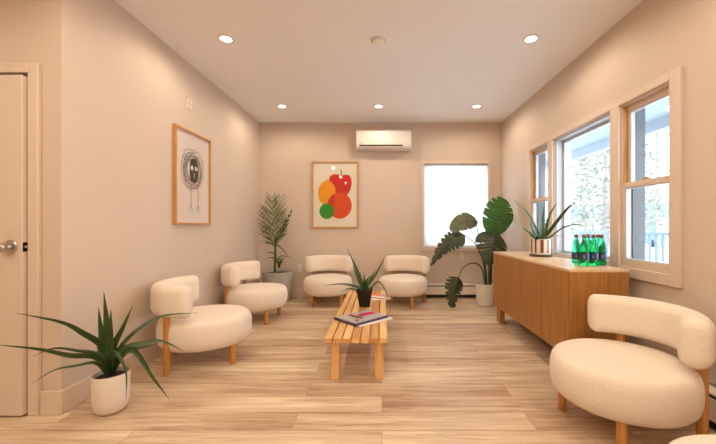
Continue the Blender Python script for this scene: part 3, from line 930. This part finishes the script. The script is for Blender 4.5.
# ------------------------------------------------------------------ cabinet
CX0, CX1, CY0, CY1, CZ0, CZ1 = 1.328, 1.748, 2.395, 4.045, .174, .809
t = thing('oak_cabinet', 'long oak cabinet with four plain doors under the right windows', 'cabinet', (CX0, CY0, 0))
W_, L_ = CX1 - CX0, CY1 - CY0
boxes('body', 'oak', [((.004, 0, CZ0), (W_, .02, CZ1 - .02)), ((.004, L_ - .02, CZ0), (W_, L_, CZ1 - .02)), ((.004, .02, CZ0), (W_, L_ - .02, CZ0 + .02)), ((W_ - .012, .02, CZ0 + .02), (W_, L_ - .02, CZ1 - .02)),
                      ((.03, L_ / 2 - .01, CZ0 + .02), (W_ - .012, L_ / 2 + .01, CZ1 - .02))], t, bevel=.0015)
boxes('cabinet_top', 'oak_top_daylit', [((0, 0, CZ1 - .0198), (W_, L_, CZ1))], t, bevel=.0015)
n = 4; dl = (L_ - .04) / n
for k in range(n):
    y0 = .02 + k * dl
    boxes('door', 'oak', [((0.0, y0 + .0035, CZ0 + .003), (.02, y0 + dl - .0035, CZ1 - .0225))], t, bevel=.0015)
for y0 in (.06, L_ - .19):
    for x0 in (.02, W_ - .07):
        boxes('leg', 'oak', [((x0, y0, 0), (x0 + .05, y0 + .13, CZ0))], t, bevel=.002)

# striped pot with aloe on the cabinet
px_, py_ = 1.612, 3.43
t = thing('potted_aloe', 'aloe in a brown striped white pot on top of the oak cabinet', 'potted plant', (px_, py_, CZ1), 0, 'potted aloes')
bm = B(); lathe(bm, [(0, 0), (.095, 0), (.108, .006), (.113, .018), (.109, .022), (.10, .014), (0, .012)], 36); finish(bm, 'saucer', 'saucer', t, smooth=True)
bm = B(); lathe(bm, [(0, .0145), (.081, .0145), (.088, .022), (.09, .04), (.09, .172), (.088, .176), (.083, .172), (.081, .13), (0, .12)], 40)
pot = finish(bm, 'pot', 'ceramic', t, smooth=True)
for k in range(9):           # vertical glaze bands, each a curved strip of its own
    a = -90 + (k - 4) * 38 + 18; wdeg = (19 if k % 2 else 12)
    bm = B(); lo, hi = [], []
    for i in range(7):
        ang = R(a - wdeg / 2 + wdeg * i / 6)
        lo.append(bm.verts.new((.0912 * math.cos(ang), .0912 * math.sin(ang), .04))); hi.append(bm.verts.new((.0912 * math.cos(ang), .0912 * math.sin(ang), .171)))
    for i in range(6): bm.faces.new((lo[i], lo[i + 1], hi[i + 1], hi[i]))
    finish(bm, 'glaze_stripe', 'stripe', pot, smooth=True)
soil(t, .082, .155)
b0 = Vector((px_, py_, CZ1 + .15)); Y = py_
AL = [
    ([b0, F(536, 230, Y), F(527, 213, Y - .04), F(513.2, 199.5, Y - .10)], .017),
    ([b0, F(534, 237, Y - .03), F(524, 229, Y - .1), F(512.5, 221, Y - .2)], .012),
    ([b0, F(541.5, 232, Y), F(542.5, 218, Y), F(544.3, 203.8, Y - .01)], .020),
    ([b0, F(545, 232, Y), F(549.5, 215, Y - .02), F(557.5, 202, Y - .05)], .017),
    ([b0, F(549, 232, Y - .05), F(562, 215, Y - .22), F(571, 205.5, Y - .32), F(580, 202.7, Y - .42)], .015),
    ([b0, F(550, 237, Y - .08), F(563, 228, Y - .22), F(574, 225, Y - .34), F(583.5, 225.5, Y - .44)], .011),
    ([b0, F(536, 235, Y - .06), F(531, 225, Y - .06), F(529.5, 218, Y - .06)], .019),
    ([b0, F(533, 237, Y - .1), F(526, 229, Y - .14), F(523, 228, Y - .17)], .012),
    ([b0, F(538, 236, Y - .09), F(531, 233.5, Y - .1), F(528, 229, Y - .1)], .018),
    ([b0, F(548, 238, Y - .1), F(556, 235.5, Y - .15), F(564, 236, Y - .2)], .008),
]
aloe(t, AL, 'aloe_pale')


# ------------------------------------------------------------------ bottles
BG = 'green water bottles on the cabinet'
def make_bottle(label):
    t = thing('water_bottle', label, 'bottle', (0, 0, CZ1), 0, BG)
    bm = B(); lathe(bm, [(0, .004), (.020, .0), (.028, .003), (.0325, .012), (.0335, .03), (.0325, .034), (.0325, .10), (.0325, .115), (.031, .135), (.026, .165), (.018, .192), (.0125, .208), (.0125, .222), (0, .222)], 24)
    b = finish(bm, 'body', 'bottle', t, smooth=True)
    bm = B(); lathe(bm, [(.0328, .046), (.0336, .046), (.0336, .098), (.0328, .098), (.0328, .046)], 24, cap=False); lb = finish(bm, 'label', 'navy', t, smooth=True)
    for nm, m, a, wd, z0, z1 in (('emblem', 'greyink', -118, 26, .056, .086), ('label_patch', 'lilac', -62, 20, .05, .095)):
        bm = B(); pts = []
        for i in range(9):
            q = i / 8; ang = R(a - wd / 2 + wd * q)
            hh = (z1 - z0) / 2 * (math.sqrt(max(0.02, 1 - (2 * q - 1) ** 2)) if nm == 'emblem' else 1)
            zc = (z0 + z1) / 2
            pts.append((bm.verts.new((.0340 * math.cos(ang), .0340 * math.sin(ang), zc - hh)), bm.verts.new((.0340 * math.cos(ang), .0340 * math.sin(ang), zc + hh))))
        for (a0, a1), (b0_, b1) in zip(pts, pts[1:]): bm.faces.new((a0, b0_, b1, a1))
        finish(bm, nm, m, lb, smooth=True)
    bm = B(); lathe(bm, [(.0145, .214), (.0155, .216), (.0155, .238), (.0140, .241), (0, .241)], 20); finish(bm, 'cap', 'cap', t, smooth=True)
    return t


fr_ = [(1.541, 2.685), (1.561, 2.612), (1.637, 2.62), (1.712, 2.64)]
bk_ = [(1.653, 2.715), (1.728, 2.715)]
labs = ['green water bottle at the plant end of the front row of bottles', 'green water bottle second from the striped pot in the front row',
        'green water bottle second from the near window in the front row', 'green water bottle at the near window end of the front row',
        'green water bottle in the rear row, nearer the striped pot', 'green water bottle in the rear row, nearer the near window']
b1 = make_bottle(labs[0]); b1.location = (*fr_[0], CZ1)
for (x, y), lab in zip(fr_[1:] + bk_, labs[1:]):
    c = copy_tree(b1); c.location = (x, y, CZ1); c.rotation_euler.z = R(rnd.uniform(-14, 14)); c['label'] = lab

# ------------------------------------------------------------------ palm in the corner
px_, py_ = -1.53, 4.99
t = thing('potted_palm', 'tall slender palm in a wide grey pot in the back left corner', 'potted plant', (px_, py_, 0))
bm = B(); lathe(bm, [(0, 0), (.15, 0), (.165, .01), (.195, .15), (.218, .32), (.224, .43), (.226, .45), (.217, .45), (.212, .41), (0, .40)], 40); finish(bm, 'pot', 'concrete', t, smooth=True)
soil(t, .212, .415)
o = Vector((px_, py_, 0))


def frond(name, ps, n, l0, spread, droop, m='palm', w=.007, fwd=0., tipk=.45, face=Vector((0, -1, 0))):
    """feathered frond: rachis with paired narrow leaflets"""
    pts = bez([Vector(p) - o for p in ps], 40)
    bm = B()
    tube(bm, pts, [.006 * (1 - .75 * i / (len(pts) - 1)) for i in range(len(pts))], 6)
    fr = frames(pts, face)
    for k in range(n):
        q = .12 + .88 * k / (n - 1)
        p, tg, s, u = fr[min(len(fr) - 1, int(q * (len(fr) - 1)))]
        s = face.cross(tg).normalized()
        for side in (-1, 1):
            ln = l0 * (1 - (1 - tipk) * max(0, (q - .5) / .5)) * (.6 + .4 * min(1, q / .3)) * rnd.uniform(.9, 1.08)
            a = R(spread * (1 - .45 * q) + rnd.uniform(-4, 4))
            d = (tg * math.cos(a) + s * side * math.sin(a) + face * rnd.uniform(-.02, .22)).normalized()
            lp = [p + d * ln * x + Vector((0, 0, -droop * ln * x * x)) for x in (0, .25, .5, .75, 1)]
            nv = d.cross(face).normalized()
            L1, L2 = [], []
            for x, pt in zip((0, .25, .5, .75, 1), lp):
                wd = w * (.35 + 1.3 * math.sin(math.pi * min(1, .1 + x * .85))) * .5
                if x == 1: wd = .0006
                L1.append(bm.verts.new(pt + nv * wd)); L2.append(bm.verts.new(pt - nv * wd))
            for i in range(4): bm.faces.new((L1[i], L1[i + 1], L2[i + 1], L2[i]))
    return finish_open(bm, name, m, t)


def P5(px, py, dy=0.): return at(px, py, 4.98 + dy)


bm = B(); tube(bm, bez([P5(275, 273) - o, P5(275, 262) - o, P5(275.5, 248) - o, P5(276, 236) - o], 12), [.018, .016, .014, .012] * 3 + [.011], 10) if False else tube(bm, [P5(275, 274) - o, P5(275, 262) - o, P5(275.5, 248) - o, P5(276, 236) - o], [.020, .017, .015, .010], 10)
finish(bm, 'stem', 'stalk', t, smooth=True)
frond('frond', [P5(275.5, 250), P5(274, 235), P5(273, 218), P5(272, 199)], 27, .31, 58, .02, w=.007)
frond('frond', [P5(275.5, 246, .05), P5(277, 230, .06), P5(278, 214, .08), P5(281, 199, .1)], 13, .25, 52, .02, w=.006)
frond('frond', [P5(275, 248), P5(269, 236), P5(264, 222), P5(262, 210)], 8, .17, 48, .03, w=.006)
frond('frond', [P5(276, 244), P5(280, 234, -.02), P5(285, 225, -.05), P5(290.5, 213, -.08)], 8, .12, 26, .02, w=.012)
for ps in ([P5(275, 246), P5(269, 243), P5(259, 241)], [P5(275, 254), P5(270, 252.5), P5(264.5, 253)], [P5(275, 258), P5(270, 257.5), P5(263.5, 260.5)],
           [P5(276, 244), P5(283, 250), P5(290, 258.5)], [P5(277, 262), P5(281, 256), P5(294, 258.5)], [P5(276, 240), P5(283, 236), P5(290, 232)],
           [P5(275, 242), P5(267, 226), P5(256.5, 237)] if False else [P5(274, 222, -.06), P5(266, 230, -.1), P5(255, 237.5, -.12)], [P5(275, 262), P5(279, 259), P5(283, 264)]):
    bm = B(); blade(bm, [p - o for p in ps], .009, .15); finish(bm, 'leaflet', 'palm', t, smooth=True)
bm = B()
for k in range(9):
    a = rnd.uniform(0, 6.28); blade(bm, [P5(279, 268) - o, P5(279, 262) - o + Vector((.02 * math.cos(a), .02 * math.sin(a), rnd.uniform(-.03, .04))), P5(280, 259) - o + Vector((.07 * math.cos(a), .05 * math.sin(a), rnd.uniform(-.06, .07)))], .011, .15)
finish(bm, 'side_shoot', 'palm', t, smooth=True)

# ------------------------------------------------------------------ big leaved plant in the right corner
px_, py_ = 1.45, 4.76
t = thing('potted_leafy_plant', 'large plant with big torn leaves in a white pot in the back corner', 'potted plant', (px_, py_, 0))
bm = B(); lathe(bm, [(0, 0), (.095, 0), (.108, .008), (.116, .05), (.130, .20), (.138, .30), (.139, .308), (.132, .308), (.127, .26), (0, .25)], 40); finish(bm, 'pot', 'speckle', t, smooth=True)
soil(t, .127, .27)
o = Vector((px_, py_, 0))


def big_leaf(ps, wmax, face, m, tears=(), fold=.25, n=60, shape=(.55, .8), wavy=.0, jag=0., curl=0.):
    """broad blade either side of a midrib; tears = (side, t, depth) cut in from the edge; jag = regular deep lobes"""
    pts = bez([Vector(p) - o for p in ps], n)
    mm_ = len(pts) - 1
    bm = B()
    face = Vector(face).normalized()
    K = 5
    cols = {-1: [], 1: []}
    for i, p in enumerate(pts):
        q = i / mm_
        tg = (pts[min(mm_, i + 1)] - pts[max(0, i - 1)]).normalized()
        s = tg.cross(face).normalized(); nf = s.cross(tg).normalized()
        base = math.sin(math.pi * q ** shape[0]) ** shape[1] if 0 < q < 1 else 0
        for side in (-1, 1):
            w = wmax * base
            for (sd, tt, dp) in tears:
                if sd == side:
                    d = abs(q - tt)
                    if d < .022: w *= 1 - dp * (1 - d / .022)
            if jag and .12 < q < .95:
                ph = (q * 9 + (.4 if side > 0 else 0)) % 1
                w *= 1 - jag * (max(0, ph - .55) / .45)
            w = max(w, .002)
            col = []
            for k in range(K + 1):
                f = k / K
                lift = fold * w * f - curl * w * f * f + wavy * math.sin(q * 19 + side) * f * w + .035 * w * math.sin(q * 75 - f * 3)
                # outer part swept a little towards the tip
                col.append(bm.verts.new(p + s * side * w * f + nf * lift + tg * (w * .22 * f * f)))
            cols[side].append(col)
    for side in (-1, 1):
        for a, b in zip(cols[side], cols[side][1:]):
            for k in range(K):
                f = (a[k], a[k + 1], b[k + 1], b[k])
                bm.faces.new(f if side < 0 else tuple(reversed(f)))
    # midrib
    bmr = B(); tube(bmr, [p - Vector((0, 0, .0)) for p in pts[::4]], [.006 * (1 - .7 * i / len(pts[::4])) for i in range(len(pts[::4]))], 6)
    l = finish_open(bm, 'leaf', m, t)
    finish(bmr, 'midrib', 'stalk', l, smooth=True)
    return l


def P4(px, py, dy=0.): return at(px, py, 4.75 + dy)


big_leaf([P4(493.5, 236, -.05), P4(496, 222, -.08), P4(499.5, 209, -.06), P4(504, 198.5, .02)], .215, (-.15, 1, -.35), 'bigleaf', [(1, .34, .55), (1, .52, .4), (1, .7, .5), (-1, .62, .35), (-1, .8, .4), (1, .83, .5)], fold=-.12, shape=(.72, .55))
big_leaf([P4(494, 230, -.02), P4(493.5, 240, -.16), P4(491.5, 252, -.22), P4(489, 266, -.22)], .225, (.1, -1, .5), 'darkleaf', [(-1, .3, .8), (-1, .5, .85), (1, .42, .7), (1, .62, .7), (-1, .7, .5)], fold=-.35, shape=(.55, .7))
big_leaf([P4(478, 222.5, 0), P4(469, 221, -.06), P4(460, 223, -.1), P4(450, 230.5, -.12)], .125, (.1, -1, .3), 'tanleaf', [(1, .45, .4), (-1, .35, .35)], fold=-.18, shape=(.75, .55))
big_leaf([P4(470, 221, .10), P4(466, 215.5, .12), P4(461, 213, .12)], .06, (.0, -.6, -.8), 'bigleaf', [], fold=.0, shape=(.6, .7))
big_leaf([P4(465.5, 235.5, -.02), P4(456, 238, -.08), P4(444, 247, -.12), P4(430.5, 266, -.12)], .145, (.2, -.9, .5), 'darkleaf', [], fold=-.4, shape=(.5, .75), jag=.45)
big_leaf([P4(458.5, 277, -.08), P4(455.5, 285, -.12), P4(453, 298, -.14), P4(452.5, 316, -.13)], .135, (.2, -1, .25), 'darkleaf', [], fold=-.3, shape=(.5, .8), jag=.6)
big_leaf([P4(494.5, 262, -.25), P4(498, 256, -.26), P4(502, 247, -.25)], .055, (0, -1, .3), 'bigleaf', [], fold=0.)


def stalk(ps, r0, r1, m='stalk'):
    pts = bez([Vector(p) - o for p in ps], 20)
    bm = B(); tube(bm, pts, [r0 + (r1 - r0) * i / (len(pts) - 1) for i in range(len(pts))], 8); finish(bm, 'stem', m, t, smooth=True)


stalk([P4(490.5, 287), P4(491, 270, -.01), P4(492, 250, -.02), P4(493.5, 235, -.05)], .020, .010, 'stem_brown')
stalk([P4(487, 287), P4(485.5, 268), P4(481, 246), P4(476.5, 225.5)], .013, .006)
stalk([P4(486, 286, -.03), P4(484, 266, -.03), P4(477, 246, -.03), P4(465.5, 235.5, -.02)], .011, .006)
stalk([P4(485.5, 286, -.05), P4(481.5, 268, -.06), P4(472.5, 263, -.07), P4(463, 268, -.08), P4(458.5, 277, -.08)], .011, .006)
stalk([P4(489, 287, -.02), P4(489, 268, -.04), P4(490.5, 245, -.04), P4(494, 229, -.04)], .012, .006)

# ------------------------------------------------------------------ outside: porch, trees, house
GZ = -.65
struct(boxes('ground', 'snow', [((2.3, -25, GZ - .1), (60, 60, GZ)), ((-30, 5.6, GZ - .1), (2.3, 60, GZ))]))
struct(boxes('floor_porch', 'deck', [((XR + TH + .005, -4, -.2), (4.2, 12, -.06))]))
struct(boxes('ceiling_porch', 'soffit', [((XR + TH + .005, -4, 2.72), (4.3, 12, 2.80)), ((4.15, -4, 2.56), (4.3, 12, 2.72))]))
t = thing('porch_railing', 'pale blue grey porch railing with thin balusters outside the windows', 'railing', (4.0, 3.2, -.06))
boxes('top_rail', 'rail', [((-.035, 0, 1.04), (.035, 6.0, 1.08))], t, bevel=.004)
boxes('bottom_rail', 'rail', [((-.025, 0, .09), (.025, 6.0, .13))], t, bevel=.004)
bm0 = B(); box(bm0, (-.014, -.014, .1305), (.014, .014, 1.0395)); bal = finish(bm0, 'baluster', 'rail', t, loc=(0, .06, 0))
for k in range(1, 50):
    c = bal.copy(); C.objects.link(c); c.parent = t; c.location = (0, .06 + k * .12, 0)
for y in (.0, 6.0):
    boxes('newel_post', 'rail', [((-.05, y - .05, 0), (.05, y + .05, 1.16))], t, bevel=.005)


def tree(x, y, h, r, m, label, crown, seed, bare=0.):
    t = thing('evergreen_tree', label, 'tree', (x, y, GZ), 0, 'trees outside the windows')
    rr = random.Random(seed)
    bm = B(); tube(bm, [(0, 0, 0), (.03, .02, h * .3), (-.02, .03, h * .65), (0, 0, h)], [r * 1.25, r, r * .7, r * .2], 14)
    for k in range(16):
        z = h * (.3 + .65 * k / 16); a = rr.uniform(0, 6.28); l = crown * (1.05 - .6 * k / 16)
        tube(bm, [(0, 0, z), (l * .5 * math.cos(a), l * .5 * math.sin(a), z + .1), (l * math.cos(a), l * math.sin(a), z - .25)], [r * .22, r * .15, r * .05], 6)
    finish(bm, 'trunk', m, t, smooth=True)
    bm = B()
    for k in range(6000):
        q = rr.random()
        z = h * (.14 + .86 * q); rad = crown * (1.1 - .75 * q) * math.sqrt(rr.random()); a = rr.uniform(0, 6.28)
        p = Vector((rad * math.cos(a), rad * math.sin(a), z + rr.gauss(0, .15)))
        d1 = Vector((rr.gauss(0, 1), rr.gauss(0, 1), rr.gauss(0, .6))).normalized() * rr.uniform(.05, .12)
        d2 = Vector((rr.gauss(0, 1), rr.gauss(0, 1), rr.gauss(0, 1))).normalized() * rr.uniform(.015, .04)
        v = [bm.verts.new(p + s) for s in (-d1, d2, d1, -d2)]
        bm.faces.new(v)
    finish_open(bm, 'crown', 'needle', t)


tree(7.8, 13.0, 11, .19, 'bark', 'evergreen with a grey trunk in the middle of the big window', 2.2, 1)
tree(14.6, 23.0, 12, .15, 'birch', 'pale trunked tree beside the grey trunk in the big window', 1.9, 2)
tree(5.98, 9.0, 10, .11, 'bark', 'slim evergreen at the near edge of the big window', 1.15, 3)
tree(13.04, 16.0, 10, .08, 'bark', 'thin trunked tree seen through the nearest double hung window', 2.0, 4)
tree(6.5, 18.5, 11, .2, 'bark', 'evergreen seen through the farthest narrow window', 2.2, 5)
# house over the road
t = thing('house', 'grey sided house with a blue grey roof far beyond the porch', 'house', (29, 39, GZ), R(-40))
boxes('wall', 'siding', [((-6, -3, 0), (6, 3, 2.6))], t)
bm = B()
v = [bm.verts.new(p) for p in ((-6.4, -3.4, 2.5), (6.4, -3.4, 2.5), (6.4, 3.4, 2.5), (-6.4, 3.4, 2.5), (-6.4, 0, 4.3), (6.4, 0, 4.3))]
for f in ((0, 1, 5, 4), (2, 3, 4, 5), (1, 2, 5), (3, 0, 4), (3, 2, 1, 0)): bm.faces.new([v[i] for i in f])
finish(bm, 'roof', 'roof', t)
for x in (-4, -1.2, 3.4): boxes('window', 'greysash', [((x, -3.05, 1), (x + 1.2, -2.99, 2.1))], t)
boxes('door', 'carblue', [((1.2, -3.05, 0), (2.1, -2.99, 2.05))], t)
# parked car
t = thing('parked_car', 'blue car parked beyond the porch railing', 'car', (21.6, 29, GZ), R(-50))
bm = B()
q = [(-2.2, .3), (-2.2, .75), (-2.05, .9), (-1.4, .95), (-.8, 1.42), (.7, 1.45), (1.35, .98), (2.1, .85), (2.25, .6), (2.25, .3)]
va = [bm.verts.new((p[0], -.85 if p[1] < 1.2 else -.68, p[1])) for p in q]; vb = [bm.verts.new((p[0], .85 if p[1] < 1.2 else .68, p[1])) for p in q]
bm.faces.new(va); bm.faces.new(list(reversed(vb)))
for i in range(len(q)): bm.faces.new((va[i], vb[i], vb[(i + 1) % len(q)], va[(i + 1) % len(q)]))
finish(bm, 'body', 'carblue', t, bevel=.05)
for x in (-1.35, 1.4):
    for y in (-.8, .8):
        bm = B(); lathe(bm, [(0, -.1), (.27, -.1), (.31, -.06), (.31, .06), (.27, .1), (0, .1)], 20); bmesh.ops.rotate(bm, verts=bm.verts, matrix=Matrix.Rotation(R(90), 3, 'X')); finish(bm, 'wheel', 'tyre', t, smooth=True, loc=(x, y, .31))

# ------------------------------------------------------------------ sky, camera, render look
w = bpy.data.worlds.new('overcast'); bpy.context.scene.world = w; w.use_nodes = True
nt = w.node_tree; bg = nt.nodes['Background']
tc = nt.nodes.new('ShaderNodeTexCoord'); sp = nt.nodes.new('ShaderNodeSeparateXYZ'); nt.links.new(tc.outputs['Generated'], sp.inputs[0])
rp = nt.nodes.new('ShaderNodeValToRGB'); rp.color_ramp.elements[0].position = 0; rp.color_ramp.elements[1].position = .8
rp.color_ramp.elements[0].color = (.90, .95, 1, 1); rp.color_ramp.elements[1].color = (.78, .89, 1, 1)
nt.links.new(sp.outputs[2], rp.inputs[0]); nt.links.new(rp.outputs[0], bg.inputs[0]); bg.inputs[1].default_value = 6.5

cam = bpy.data.cameras.new('camera'); co = bpy.data.objects.new('camera', cam); C.objects.link(co)
co.location = (0, 0, CZ); co.rotation_euler = (R(90), 0, 0)
cam.sensor_width = 36; cam.sensor_fit = 'HORIZONTAL'; cam.lens = FPX * 36 / 716
cam.shift_x = -(U0 - 358) / 716; cam.shift_y = (V0 - 222) / 716
cam.clip_start = .05; cam.clip_end = 200
sc = bpy.context.scene; sc.camera = co
vs = sc.view_settings
vs.view_transform = 'Standard'; vs.look = 'None'; vs.exposure = .13; vs.gamma = 1; vs.use_curve_mapping = False
sc.cycles.max_bounces = 10; sc.cycles.diffuse_bounces = 6; sc.cycles.transparent_max_bounces = 16
sc.cycles.use_denoising = True
sc.cycles.sample_clamp_indirect = 6
